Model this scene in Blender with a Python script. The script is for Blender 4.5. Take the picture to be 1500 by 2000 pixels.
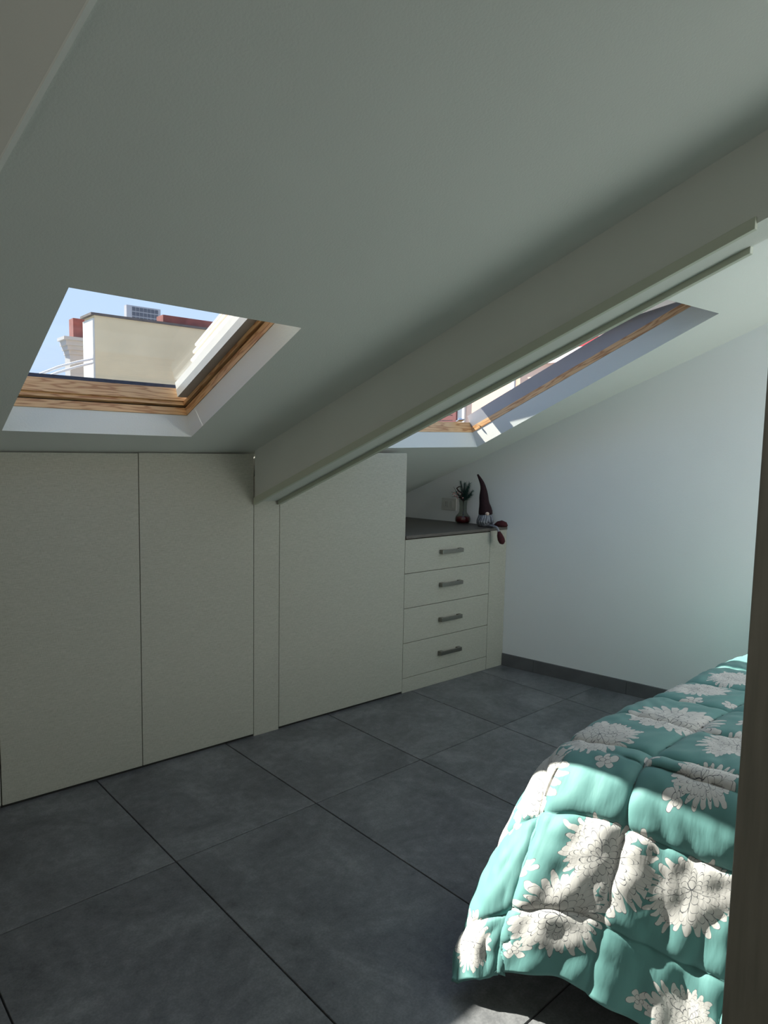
import bpy, bmesh, math, random
import numpy as np
from mathutils import Vector, Matrix, Quaternion

for o in list(bpy.data.objects): bpy.data.objects.remove(o)
scene = bpy.context.scene
COL = scene.collection
random.seed(7)

# ------------------------------------------------------------------ camera
cd = bpy.data.cameras.new('camera'); cam = bpy.data.objects.new('camera', cd); COL.objects.link(cam)
cd.sensor_fit = 'VERTICAL'; cd.sensor_height = 36.0; cd.lens = 1334.4 * 36.0 / 2000.0
cd.clip_start = 0.02; cd.clip_end = 600
CAM = Vector((-0.8730, -2.8993, 1.4368))
right = Vector((0.7667, -0.6417, 0.0192)); up = Vector((0.0459, 0.0846, 0.9954)); fwd = Vector((0.6403, 0.7623, -0.0943))
M = Matrix((right, up, -fwd)).transposed().to_4x4(); M.translation = CAM
cam.matrix_world = M
scene.camera = cam

# ------------------------------------------------------------------ light and exposure
vs = scene.view_settings
vs.view_transform = 'Standard'; vs.look = 'None'; vs.gamma = 1.0; vs.use_curve_mapping = False
vs.exposure = 0.15
SUN_TRAVEL = Vector((0.335, -1.0, -0.965)).normalized()
w = bpy.data.worlds.new('sky'); scene.world = w; w.use_nodes = True
nt = w.node_tree; nt.nodes.clear()
tcw = nt.nodes.new('ShaderNodeTexCoord'); sxw = nt.nodes.new('ShaderNodeSeparateXYZ'); nt.links.new(tcw.outputs['Generated'], sxw.inputs[0])
rw = nt.nodes.new('ShaderNodeValToRGB'); ew = rw.color_ramp.elements      # plain clear sky: paler at the horizon, bluer overhead
ew[0].position = 0.0; ew[0].color = (0.62, 0.76, 0.98, 1); ew[1].position = 0.55; ew[1].color = (0.40, 0.58, 0.95, 1)
nt.links.new(sxw.outputs['Z'], rw.inputs[0])
bg = nt.nodes.new('ShaderNodeBackground'); bg.inputs[1].default_value = 1.2
wo = nt.nodes.new('ShaderNodeOutputWorld')
nt.links.new(rw.outputs[0], bg.inputs[0]); nt.links.new(bg.outputs[0], wo.inputs[0])
sl = bpy.data.lights.new('sun', 'SUN'); sl.energy = 15.5; sl.angle = math.radians(0.55); sl.color = (1.0, 0.95, 0.86)
so = bpy.data.objects.new('sun', sl); COL.objects.link(so)
so.rotation_euler = SUN_TRAVEL.to_track_quat('-Z', 'Y').to_euler()
def area(name, loc, target, sx, sy, power, color):
    l = bpy.data.lights.new(name, 'AREA'); l.shape = 'RECTANGLE'; l.size = sx; l.size_y = sy; l.energy = power; l.color = color
    o = bpy.data.objects.new(name, l); COL.objects.link(o); o.location = loc
    o.rotation_euler = (Vector(target) - Vector(loc)).to_track_quat('-Z', 'Y').to_euler()
    return o
# unseen fill lamps added to brighten the room: bed side, above the bed, corridor
area('fill_bed_side', (2.75, -4.12, 1.45), (2.2, 0.0, 1.2), 1.2, 1.3, 24.0, (1.0, 0.985, 0.95))
area('fill_above_bed', (2.05, -2.75, 2.50), (2.3, -1.9, 0.5), 0.75, 1.1, 12.0, (0.74, 0.87, 1.0))
area('fill_corridor', (-2.9, -3.3, 2.2), (-0.4, -1.9, 2.5), 0.8, 0.8, 7.5, (1.0, 0.97, 0.92))

# ------------------------------------------------------------------ helpers
MATS = {}
def nodes_of(name):
    m = bpy.data.materials.new(name); m.use_nodes = True
    t = m.node_tree; b = t.nodes['Principled BSDF']; MATS[name] = m
    return m, t, b
def rgb(c): return (c[0], c[1], c[2], 1.0)
def simple(name, col, rough=0.6, metal=0.0, nscale=18.0, var=0.06, bump=0.0, bscale=120.0, stretch=(1, 1, 1), spec=0.5):
    """noise-tinted procedural material"""
    m, t, b = nodes_of(name)
    tc = t.nodes.new('ShaderNodeTexCoord'); mp = t.nodes.new('ShaderNodeMapping'); mp.inputs['Scale'].default_value = stretch
    t.links.new(tc.outputs['Object'], mp.inputs[0])
    n = t.nodes.new('ShaderNodeTexNoise'); n.inputs['Scale'].default_value = nscale; n.inputs['Detail'].default_value = 5
    t.links.new(mp.outputs[0], n.inputs['Vector'])
    r = t.nodes.new('ShaderNodeValToRGB')
    r.color_ramp.elements[0].position = 0.25; r.color_ramp.elements[1].position = 0.75
    r.color_ramp.elements[0].color = rgb([c * (1 - var) for c in col]); r.color_ramp.elements[1].color = rgb([min(1, c * (1 + var)) for c in col])
    t.links.new(n.outputs['Fac'], r.inputs[0]); t.links.new(r.outputs[0], b.inputs['Base Color'])
    b.inputs['Roughness'].default_value = rough; b.inputs['Metallic'].default_value = metal
    b.inputs['Specular IOR Level'].default_value = spec
    if bump:
        n2 = t.nodes.new('ShaderNodeTexNoise'); n2.inputs['Scale'].default_value = bscale; n2.inputs['Detail'].default_value = 3
        t.links.new(mp.outputs[0], n2.inputs['Vector'])
        bp = t.nodes.new('ShaderNodeBump'); bp.inputs['Strength'].default_value = bump; bp.inputs['Distance'].default_value = 0.004
        t.links.new(n2.outputs['Fac'], bp.inputs['Height']); t.links.new(bp.outputs[0], b.inputs['Normal'])
    return m

def place(o, parent=None):
    COL.objects.link(o)
    if parent is not None:
        o.parent = parent
        o.matrix_parent_inverse = parent_matrix(parent).inverted()
    return o
def parent_matrix(p):
    m = p.matrix_basis.copy()
    if p.parent is not None: m = parent_matrix(p.parent) @ p.matrix_parent_inverse @ m
    return m
def tag(o, label=None, cat=None, group=None, kind=None):
    if label: o['label'] = label
    if cat: o['category'] = cat
    if group: o['group'] = group
    if kind: o['kind'] = kind
    return o
def empty(name, loc, label=None, cat=None, group=None, kind=None):
    e = bpy.data.objects.new(name, None); e.location = loc; e.empty_display_size = 0.1; COL.objects.link(e)
    return tag(e, label, cat, group, kind)
def mesh(name, verts, faces, mat, parent=None, smooth=False, mw=None, bevel=0.0):
    me = bpy.data.meshes.new(name); me.from_pydata([tuple(v) for v in verts], [], faces)
    bm = bmesh.new(); bm.from_mesh(me); bmesh.ops.recalc_face_normals(bm, faces=bm.faces)
    if bevel: bmesh.ops.bevel(bm, geom=list(bm.edges), offset=bevel, segments=2, profile=0.6, affect='EDGES')
    bm.to_mesh(me); bm.free()
    if smooth:
        for p in me.polygons: p.use_smooth = True
    me.materials.append(MATS[mat] if isinstance(mat, str) else mat)
    o = bpy.data.objects.new(name, me)
    if mw is not None: o.matrix_world = mw
    return place(o, parent)
BOXF = [(0, 1, 2, 3), (7, 6, 5, 4), (0, 4, 5, 1), (1, 5, 6, 2), (2, 6, 7, 3), (3, 7, 4, 0)]
def hexa(name, v8, mat, parent=None, bevel=0.0):
    """8 corners: bottom ring then top ring; origin moved to the centre"""
    v8 = [Vector(v) for v in v8]; c = sum(v8, Vector()) / 8
    return mesh(name, [v - c for v in v8], BOXF, mat, parent, mw=Matrix.Translation(c), bevel=bevel)
def box(name, x0, x1, y0, y1, z0, z1, mat, parent=None, bevel=0.0):
    return hexa(name, [(x0, y0, z0), (x1, y0, z0), (x1, y1, z0), (x0, y1, z0), (x0, y0, z1), (x1, y0, z1), (x1, y1, z1), (x0, y1, z1)], mat, parent, bevel)
def prism(name, poly, axis_vec, mat, parent=None, bevel=0.0):
    poly = [Vector(p) for p in poly]; a = Vector(axis_vec); n = len(poly)
    vs_ = poly + [p + a for p in poly]
    c = sum(vs_, Vector()) / len(vs_)
    fs = [tuple(range(n)), tuple(range(2 * n - 1, n - 1, -1))] + [(i, (i + 1) % n, n + (i + 1) % n, n + i) for i in range(n)]
    return mesh(name, [v - c for v in vs_], fs, mat, parent, mw=Matrix.Translation(c), bevel=bevel)
def rail(name, p0, p1, side, w_, h_, mat, parent=None, bevel=0.0):
    """bar from p0 to p1 (its centre line); local X along its length"""
    p0 = Vector(p0); p1 = Vector(p1); x = (p1 - p0); L = x.length; x.normalize()
    y = Vector(side); y = (y - x * y.dot(x)).normalized(); z = x.cross(y)
    mw = Matrix((x, y, z)).transposed().to_4x4(); mw.translation = (p0 + p1) / 2
    a, b_, c = L / 2, w_ / 2, h_ / 2
    v = [(-a, -b_, -c), (a, -b_, -c), (a, b_, -c), (-a, b_, -c), (-a, -b_, c), (a, -b_, c), (a, b_, c), (-a, b_, c)]
    return mesh(name, v, BOXF, mat, parent, mw=mw, bevel=bevel)
def tube(name, pts, radii, mat, parent=None, seg=8, flat=1.0):
    pts = [Vector(p) for p in pts]
    if not hasattr(radii, '__len__'): radii = [radii] * len(pts)
    verts, faces = [], []
    t0 = (pts[1] - pts[0]).normalized(); ref = Vector((0, 0, 1)) if abs(t0.z) < .9 else Vector((1, 0, 0))
    n = t0.cross(ref).normalized()
    for i, p in enumerate(pts):
        t = (pts[min(i + 1, len(pts) - 1)] - pts[max(i - 1, 0)]).normalized()
        n = (n - t * n.dot(t)).normalized(); b_ = t.cross(n)
        for k in range(seg):
            a = 2 * math.pi * k / seg
            verts.append(p + n * (math.cos(a) * radii[i]) + b_ * (math.sin(a) * radii[i] * flat))
    for i in range(len(pts) - 1):
        for k in range(seg):
            faces.append((i * seg + k, i * seg + (k + 1) % seg, (i + 1) * seg + (k + 1) % seg, (i + 1) * seg + k))
    faces.append(tuple(range(seg))[::-1]); faces.append(tuple((len(pts) - 1) * seg + k for k in range(seg)))
    c = pts[0]
    return mesh(name, [v - c for v in verts], faces, mat, parent, smooth=True, mw=Matrix.Translation(c))
def lathe(name, prof, loc, mat, parent=None, seg=28, jitter=None):
    verts, faces = [], []
    for r, z in prof:
        for k in range(seg):
            a = 2 * math.pi * k / seg; rr = max(r, 0.0004)
            if jitter: rr += jitter(a, z)
            verts.append((rr * math.cos(a), rr * math.sin(a), z))
    for i in range(len(prof) - 1):
        for k in range(seg): faces.append((i * seg + k, i * seg + (k + 1) % seg, (i + 1) * seg + (k + 1) % seg, (i + 1) * seg + k))
    faces.append(tuple(range(seg))[::-1]); faces.append(tuple((len(prof) - 1) * seg + k for k in range(seg)))
    return mesh(name, verts, faces, mat, parent, smooth=True, mw=Matrix.Translation(loc))

# ------------------------------------------------------------------ materials
simple('paint', (0.74, 0.75, 0.70), 0.9, nscale=2.0, var=0.02, bump=0.12, bscale=160)
simple('ceiling_paint', (0.70, 0.72, 0.67), 0.9, nscale=1.4, var=0.025, bump=0.15, bscale=170)
simple('beam_paint', (0.66, 0.68, 0.62), 0.85, nscale=2.5, var=0.03, bump=0.12, bscale=150)
simple('profile_paint_shaded', (0.50, 0.53, 0.42), 0.5, nscale=3, var=0.03)  # paint darkened to olive so the colour carries the left profile's shade
simple('bead', (0.86, 0.87, 0.82), 0.6, var=0.02)
simple('grout', (0.035, 0.035, 0.036), 0.9)
simple('skirting_tile', (0.115, 0.115, 0.118), 0.55, nscale=9, var=0.18, bump=0.1)
simple('dark_wood', (0.24, 0.22, 0.18), 0.5, nscale=6, var=0.18, stretch=(14, 14, 1), bump=0.1)
simple('worktop', (0.10, 0.088, 0.075), 0.55, nscale=14, var=0.16, stretch=(1, 6, 6), bump=0.05)
simple('gap_dark', (0.02, 0.02, 0.018), 0.9)
simple('grey_metal', (0.42, 0.42, 0.40), 0.42, 0.4, nscale=8, var=0.08)
simple('lining_metal', (0.30, 0.31, 0.33), 0.4, 0.25, nscale=5, var=0.05)
simple('white_metal', (0.80, 0.79, 0.74), 0.35, 0.15, nscale=6, var=0.05)
simple('gasket', (0.03, 0.03, 0.045), 0.35, nscale=40, var=0.4, bump=0.5, bscale=60)
simple('nickel', (0.26, 0.25, 0.225), 0.34, 0.9, nscale=60, var=0.1, stretch=(1, 10, 10))
simple('chrome', (0.6, 0.6, 0.6), 0.2, 1.0)
simple('plastic_white', (0.62, 0.62, 0.58), 0.45, nscale=10, var=0.03)
simple('plastic_dark', (0.02, 0.02, 0.02), 0.5)
simple('felt_red', (0.018, 0.0035, 0.006), 0.95, nscale=90, var=0.35, bump=0.4, bscale=220)
simple('boot_red', (0.055, 0.007, 0.010), 0.9, nscale=70, var=0.3, bump=0.4, bscale=200)
simple('yarn_grey', (0.17, 0.18, 0.20), 0.95, nscale=60, var=0.45, bump=0.8, bscale=160, stretch=(1, 1, .35))
simple('yarn_light', (0.32, 0.33, 0.36), 0.95, nscale=60, var=0.35, bump=0.8, bscale=160)
simple('nose_cloth', (0.60, 0.47, 0.38), 0.8, nscale=40, var=0.08)
simple('wax_red', (0.20, 0.010, 0.018), 0.25, nscale=20, var=0.2)
simple('twig', (0.045, 0.018, 0.016), 0.8, nscale=60, var=0.3)
simple('pine_green', (0.03, 0.085, 0.07), 0.7, nscale=60, var=0.3)
simple('berry', (0.50, 0.24, 0.22), 0.35, nscale=40, var=0.2)
simple('sheet_white', (0.78, 0.80, 0.84), 0.85, nscale=12, var=0.03, bump=0.2, bscale=40)
simple('sheet_blue', (0.14, 0.25, 0.33), 0.85, nscale=12, var=0.05)
simple('mattress_cloth', (0.55, 0.54, 0.52), 0.9, nscale=30, var=0.05, bump=0.2)
simple('bed_frame', (0.20, 0.19, 0.18), 0.7, nscale=20, var=0.1)
simple('roof_tile', (0.30, 0.12, 0.07), 0.85, nscale=8, var=0.2)
simple('stucco_yellow', (0.72, 0.59, 0.37), 0.95, nscale=0.9, var=0.14, bump=0.3, bscale=8)
simple('stucco_white', (0.60, 0.585, 0.53), 0.95, nscale=1.2, var=0.1, bump=0.3, bscale=8)
simple('stucco_grey', (0.40, 0.385, 0.375), 0.95, nscale=1.0, var=0.08)
simple('brick_red', (0.26, 0.075, 0.06), 0.9, nscale=5, var=0.25)
simple('flashing', (0.12, 0.10, 0.09), 0.8, nscale=6, var=0.35)
simple('tower_wall', (0.42, 0.40, 0.41), 0.9, nscale=.4, var=0.1)
simple('tower_window', (0.09, 0.09, 0.11), 0.4, nscale=.5, var=0.3)
simple('stucco_peach', (0.66, 0.47, 0.36), 0.95, nscale=1.0, var=0.06)
simple('stucco_pink', (0.66, 0.52, 0.50), 0.95, nscale=1.0, var=0.06)
simple('band_red', (0.45, 0.035, 0.05), 0.8, nscale=6, var=0.25)
simple('shutter', (0.17, 0.055, 0.05), 0.7, nscale=5, var=0.15)
simple('white_cable', (0.75, 0.73, 0.68), 0.6)
simple('ground_city', (0.35, 0.34, 0.32), 0.95, nscale=.2, var=0.1)

simple('dark_pine', (0.09, 0.06, 0.04), 0.45, nscale=10, var=0.25, stretch=(1, 10, 10))
simple('wall_paint', (0.80, 0.81, 0.80), 0.9, nscale=2.0, var=0.02, bump=0.12, bscale=160)

def make_linen():
    m, t, b = nodes_of('linen_laminate')
    tc = t.nodes.new('ShaderNodeTexCoord'); fac = None
    outs = []
    for st in ((55, 55, 900), (900, 900, 55)):
        mp = t.nodes.new('ShaderNodeMapping'); mp.inputs['Scale'].default_value = st
        t.links.new(tc.outputs['Object'], mp.inputs[0])
        n = t.nodes.new('ShaderNodeTexNoise'); n.inputs['Scale'].default_value = 1.0; n.inputs['Detail'].default_value = 3
        t.links.new(mp.outputs[0], n.inputs['Vector']); outs.append(n)
    ad = t.nodes.new('ShaderNodeMath'); ad.operation = 'ADD'
    t.links.new(outs[0].outputs['Fac'], ad.inputs[0]); t.links.new(outs[1].outputs['Fac'], ad.inputs[1])
    hv = t.nodes.new('ShaderNodeMath'); hv.operation = 'MULTIPLY'; hv.inputs[1].default_value = 0.5
    t.links.new(ad.outputs[0], hv.inputs[0])
    r = t.nodes.new('ShaderNodeValToRGB')
    r.color_ramp.elements[0].position = 0.33; r.color_ramp.elements[1].position = 0.67
    r.color_ramp.elements[0].color = (0.33, 0.325, 0.27, 1); r.color_ramp.elements[1].color = (0.51, 0.505, 0.435, 1)
    t.links.new(hv.outputs[0], r.inputs[0]); t.links.new(r.outputs[0], b.inputs['Base Color'])
    b.inputs['Roughness'].default_value = 0.6; b.inputs['Specular IOR Level'].default_value = 0.3
    bp = t.nodes.new('ShaderNodeBump'); bp.inputs['Strength'].default_value = 0.25; bp.inputs['Distance'].default_value = 0.001
    t.links.new(hv.outputs[0], bp.inputs['Height']); t.links.new(bp.outputs[0], b.inputs['Normal'])
make_linen()

def make_tile():
    m, t, b = nodes_of('slate_tile')
    tc = t.nodes.new('ShaderNodeTexCoord'); oi = t.nodes.new('ShaderNodeObjectInfo')
    ad = t.nodes.new('ShaderNodeVectorMath'); ad.operation = 'ADD'
    sc = t.nodes.new('ShaderNodeVectorMath'); sc.operation = 'SCALE'; sc.inputs['Scale'].default_value = 37.0
    cx = t.nodes.new('ShaderNodeCombineXYZ'); t.links.new(oi.outputs['Random'], cx.inputs[0]); t.links.new(oi.outputs['Random'], cx.inputs[1])
    t.links.new(cx.outputs[0], sc.inputs[0]); t.links.new(tc.outputs['Object'], ad.inputs[0]); t.links.new(sc.outputs[0], ad.inputs[1])
    def noise(s, d, ro=.6, dist=0.0):
        n = t.nodes.new('ShaderNodeTexNoise'); n.inputs['Scale'].default_value = s; n.inputs['Detail'].default_value = d
        n.inputs['Roughness'].default_value = ro; n.inputs['Distortion'].default_value = dist
        t.links.new(ad.outputs[0], n.inputs['Vector']); return n
    n1 = noise(3.2, 8, .68, .6); n2 = noise(26, 6, .7); n3 = noise(150, 3, .7)
    def mul(a, k):
        q = t.nodes.new('ShaderNodeMath'); q.operation = 'MULTIPLY'; t.links.new(a, q.inputs[0]); q.inputs[1].default_value = k; return q.outputs[0]
    def add(a, c):
        q = t.nodes.new('ShaderNodeMath'); q.operation = 'ADD'; t.links.new(a, q.inputs[0]); t.links.new(c, q.inputs[1]); return q.outputs[0]
    s = add(add(mul(n1.outputs['Fac'], .5), mul(n2.outputs['Fac'], .28)), mul(n3.outputs['Fac'], .22))
    r = t.nodes.new('ShaderNodeValToRGB'); e = r.color_ramp.elements
    e[0].position = .385; e[0].color = (.075, .077, .080, 1); e[1].position = .64; e[1].color = (.235, .237, .24, 1)
    x = e.new(.5); x.color = (.135, .137, .141, 1)
    t.links.new(s, r.inputs[0]); t.links.new(r.outputs[0], b.inputs['Base Color'])
    b.inputs['Roughness'].default_value = .40; b.inputs['Specular IOR Level'].default_value = .5
    bp = t.nodes.new('ShaderNodeBump'); bp.inputs['Strength'].default_value = .18; bp.inputs['Distance'].default_value = .002
    t.links.new(s, bp.inputs['Height']); t.links.new(bp.outputs[0], b.inputs['Normal'])
make_tile()

def make_pine():
    m, t, b = nodes_of('pine')
    tc = t.nodes.new('ShaderNodeTexCoord'); mp = t.nodes.new('ShaderNodeMapping'); mp.inputs['Scale'].default_value = (3.0, 34.0, 34.0)
    t.links.new(tc.outputs['Object'], mp.inputs[0])
    n = t.nodes.new('ShaderNodeTexNoise'); n.inputs['Scale'].default_value = 1.0; n.inputs['Detail'].default_value = 2
    t.links.new(mp.outputs[0], n.inputs['Vector'])
    wv = t.nodes.new('ShaderNodeMath'); wv.operation = 'MULTIPLY'; wv.inputs[1].default_value = 40.0
    t.links.new(n.outputs['Fac'], wv.inputs[0])
    sn = t.nodes.new('ShaderNodeMath'); sn.operation = 'SINE'; t.links.new(wv.outputs[0], sn.inputs[0])
    r = t.nodes.new('ShaderNodeValToRGB'); e = r.color_ramp.elements
    e[0].position = 0.0; e[0].color = (0.74, 0.47, 0.23, 1); e[1].position = 1.0; e[1].color = (0.46, 0.22, 0.085, 1)
    x = e.new(.72); x.color = (0.67, 0.40, 0.185, 1)
    mr = t.nodes.new('ShaderNodeMapRange'); mr.inputs[1].default_value = -1; mr.inputs[2].default_value = 1
    t.links.new(sn.outputs[0], mr.inputs[0]); t.links.new(mr.outputs[0], r.inputs[0])
    t.links.new(r.outputs[0], b.inputs['Base Color']); b.inputs['Roughness'].default_value = .38
make_pine()

def make_glass(name, tint, rough=0.0):
    m, t, b = nodes_of(name)
    t.nodes.remove(b); out = t.nodes['Material Output']
    tr = t.nodes.new('ShaderNodeBsdfTransparent'); tr.inputs[0].default_value = rgb(tint)
    gl = t.nodes.new('ShaderNodeBsdfGlossy'); gl.inputs['Roughness'].default_value = rough + .01
    lw = t.nodes.new('ShaderNodeLayerWeight'); lw.inputs[0].default_value = .5
    p5 = t.nodes.new('ShaderNodeMath'); p5.operation = 'POWER'; p5.inputs[1].default_value = 5.0; t.links.new(lw.outputs['Facing'], p5.inputs[0])
    fr = t.nodes.new('ShaderNodeMath'); fr.operation = 'MULTIPLY_ADD'; fr.inputs[1].default_value = .9; fr.inputs[2].default_value = .035; t.links.new(p5.outputs[0], fr.inputs[0])
    mx = t.nodes.new('ShaderNodeMixShader')
    t.links.new(fr.outputs[0], mx.inputs[0]); t.links.new(tr.outputs[0], mx.inputs[1]); t.links.new(gl.outputs[0], mx.inputs[2])
    t.links.new(mx.outputs[0], out.inputs[0])
make_glass('window_glass', (0.93, 0.95, 0.95)); make_glass('vase_glass', (0.80, 0.82, 0.80))

# ------------------------------------------------------------------ room geometry constants (metres)
# cabinets' front plane is Y = 0, X runs along them, the roof rises towards the camera (-Y)
SK = Vector((0.2068, -0.9784, 0.0))          # direction of the beam and of the bedroom wall
class Slope:
    def __init__(s, a, b, c):
        s.a, s.b, s.c = a, b, c
        s.O = Vector((0, 0, a)); s.N = Vector((-b, -c, 1)).normalized()
        s.E = Vector((0, -1, -c)); s.E = (s.E - s.N * s.E.dot(s.N)).normalized(); s.U = s.N.cross(s.E)
    def p(s, u, v, o=0.0): return s.O + s.U * u + s.E * v + s.N * o
    def z(s, x, y): return s.a + s.b * x + s.c * y
SL = Slope(1.4056, 0.0035, -0.4464)          # left bay of the sloping ceiling
SR = Slope(1.4026, 0.0258, -0.4464)          # right bay
def wall_x(y): return 2.6224 - 0.2114 * y    # bedroom side wall
def beam_x(y, off): return off - 0.2114 * y
def crease_x(y): return -0.787 - 0.181 * y   # edge of the sloping ceiling on the left
YB, YN = 0.95, -4.2                          # knee wall, wall behind the camera
ZT = 3.05                                    # flat part of the ceiling

# floor slab, then the tiles that lie on it
fl = empty('floor', (0, 0, 0), 'dark slate grey floor of large rectangular tiles', None, None, 'structure')
box('screed', -3.2, 4.2, YN - .1, YB + .1, -0.14, -0.0058, 'grout', fl)
GA = 0.042; gx = Vector((math.cos(GA), math.sin(GA), 0)); gy = Vector((-math.sin(GA), math.cos(GA), 0))
TJ = 0.0024
tm = None
for i in range(-6, 9):
    for j in range(-1, 4):
        x0 = i * .6
        cx_, cy_ = x0 + .3, -0.744 + .6 - 1.2 * j
        P = gx * cx_ + gy * cy_
        if P.x < -3.3 or P.x > 4.3 or P.y > YB + .55 or P.y < YN - .6: continue
        if tm is None:
            a, b_, h = .3 - TJ, .6 - TJ, .006
            bv = .0012
            v = [(-a, -b_, -h), (a, -b_, -h), (a, b_, -h), (-a, b_, -h), (-a, -b_, -bv), (a, -b_, -bv), (a, b_, -bv), (-a, b_, -bv),
                 (-a + bv, -b_ + bv, 0), (a - bv, -b_ + bv, 0), (a - bv, b_ - bv, 0), (-a + bv, b_ - bv, 0)]
            f = [(3, 2, 1, 0)] + [(k, (k + 1) % 4, 4 + (k + 1) % 4, 4 + k) for k in range(4)] + [(4 + k, 4 + (k + 1) % 4, 8 + (k + 1) % 4, 8 + k) for k in range(4)] + [(8, 9, 10, 11)]
            tm = bpy.data.meshes.new('tile'); tm.from_pydata(v, [], f); tm.materials.append(MATS['slate_tile'])
        t_ = bpy.data.objects.new('tile', tm)
        t_.location = P; t_.rotation_euler = (0, 0, GA)
        place(t_, fl)

# sloping ceiling: two bays, each a slab with a skylight shaft through it
SK1 = [(-.345, .160), (.375, .143), (.400, 1.030), (-.336, 1.057)]
SK2 = [(1.45, -.008), (2.342, -.008), (2.407, 1.554), (1.475, 1.552)]
def slab(verts, faces, S, outer, inner, t):
    n0 = len(verts)
    for o in (0.0, t):
        for q in (outer, inner):
            for (u, v) in q: verts.append(S.p(u, v, o))
    for i in range(4):
        j = (i + 1) % 4
        faces.append((n0 + i, n0 + j, n0 + 4 + j, n0 + 4 + i))
        faces.append((n0 + 8 + i, n0 + 8 + j, n0 + 12 + j, n0 + 12 + i))
        faces.append((n0 + 4 + i, n0 + 4 + j, n0 + 12 + j, n0 + 12 + i))
        faces.append((n0 + i, n0 + j, n0 + 8 + j, n0 + 8 + i))
def uv_of(S, x, y):   # ceiling point above plan position
    P = Vector((x, y, S.z(x, y))) - S.O
    return (P.dot(S.U), P.dot(S.E))
YT = -4.3
vv, ff = [], []
oL = [uv_of(SL, crease_x(YB + .1), YB + .1), uv_of(SL, beam_x(YB + .1, .80), YB + .1), uv_of(SL, beam_x(YT, .80), YT), uv_of(SL, crease_x(YT), YT)]
slab(vv, ff, SL, oL, SK1, .10)
oR = [uv_of(SR, beam_x(YB + .1, .84), YB + .1), uv_of(SR, wall_x(YB + .1) + .1, YB + .1), uv_of(SR, wall_x(YT) + .1, YT), uv_of(SR, beam_x(YT, .84), YT)]
slab(vv, ff, SR, oR, SK2, .10)
tag(mesh('ceiling', vv, ff, 'ceiling_paint'), 'sloping white painted attic ceiling with two skylight shafts', None, None, 'structure')
# roof covering above the slab, with openings for the windows
def inset(q, d, dv0=0.0, dv1=0.0):
    (a, b_, c, e) = q
    return [(a[0] + d, a[1] + d + dv0), (b_[0] - d, b_[1] + d + dv0), (c[0] - d, c[1] - d - dv1), (e[0] + d, e[1] - d - dv1)]
vv, ff = [], []
class Off:
    def __init__(s, S, o): s.S, s.o = S, o
    def p(s, u, v, o=0.0): return s.S.p(u, v, o + s.o)
slab(vv, ff, Off(SL, .1005), oL, inset(SK1, -.045), .05); slab(vv, ff, Off(SR, .1005), oR, inset(SK2, -.045), .05)
tag(mesh('trim_1', vv, ff, 'roof_tile'), 'roof covering above the sloping ceiling around the skylights', None, None, 'structure')
# flat ceiling beyond the left edge, and the upright face of the step
yc0, yc1 = YB + .1, YT
step = [(crease_x(yc0), yc0, SL.z(crease_x(yc0), yc0)), (crease_x(yc1), yc1, SL.z(crease_x(yc1), yc1))]
yk = (SL.a - ZT) / -SL.c
poly = [Vector((crease_x(yc0), yc0, SL.z(crease_x(yc0), yc0) + .002)), Vector((crease_x(-3.66), -3.66, SL.z(crease_x(-3.66), -3.66) + .002)), Vector((crease_x(-3.66), -3.66, ZT)), Vector((crease_x(yc0), yc0, ZT))]
tag(prism('wall_step', poly, (.06, .011, 0), 'paint'), 'upright face above the left edge of the sloping ceiling', None, None, 'structure')
def crp(y, d=0.0): return Vector((crease_x(y) - .004, y, SL.z(crease_x(y), y) - .001 + d))
tag(rail('trim_2', crp(.4), crp(-3.6), (1, 0, 0), .010, .008, 'bead'), 'thin white corner bead along the left edge of the sloping ceiling', None, None, 'structure')
hx = [(-3.2, YN - .1, ZT), (crease_x(YN - .1) + .05, YN - .1, ZT), (crease_x(yc0) + .05, yc0, ZT), (-3.2, yc0, ZT)]
tag(prism('ceiling_flat', hx, (0, 0, .1), 'ceiling_paint'), 'flat white ceiling over the higher part of the room', None, None, 'structure')

# walls
def wallpoly(name, pts, thick, mat, label):
    return tag(prism(name, pts, thick, mat), label, None, None, 'structure')
wallpoly('wall_right', [(wall_x(YB), YB, -.1), (wall_x(YT), YT, -.1), (wall_x(YT), YT, 3.5), (wall_x(YB), YB, SR.z(wall_x(YB), YB) + .05)], (.0978, .0207, 0), 'wall_paint', 'white side wall beside the chest of drawers and the bed')
wallpoly('wall_back', [(crease_x(YB) - .1, YB, -.1), (wall_x(YB) + .1, YB, -.1), (wall_x(YB) + .1, YB, 1.15), (crease_x(YB) - .1, YB, 1.15)], (0, .1, 0), 'paint', 'low knee wall behind the built-in cabinets')
wallpoly('wall_back_left', [(-3.2, 0.02, -.1), (-0.96, 0.02, -.1), (-0.96, 0.02, 1.394), (-0.765, 0.02, 1.394), (-0.765, 0.02, ZT), (-3.2, 0.02, ZT)], (0, .1, 0), 'paint', 'white wall to the left of the built-in cabinets')
wallpoly('wall_left', [(-3.2, YN, -.1), (-3.2, YB, -.1), (-3.2, YB, ZT + .05), (-3.2, YN, ZT + .05)], (-.1, 0, 0), 'paint', 'white wall on the far left of the room')
wallpoly('wall_near', [(-3.2, YN, -.1), (wall_x(YN) + .1, YN, -.1), (wall_x(YN) + .1, YN, 3.5), (-3.2, YN, 3.5)], (0, -.1, 0), 'paint', 'white wall behind the camera')

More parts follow.
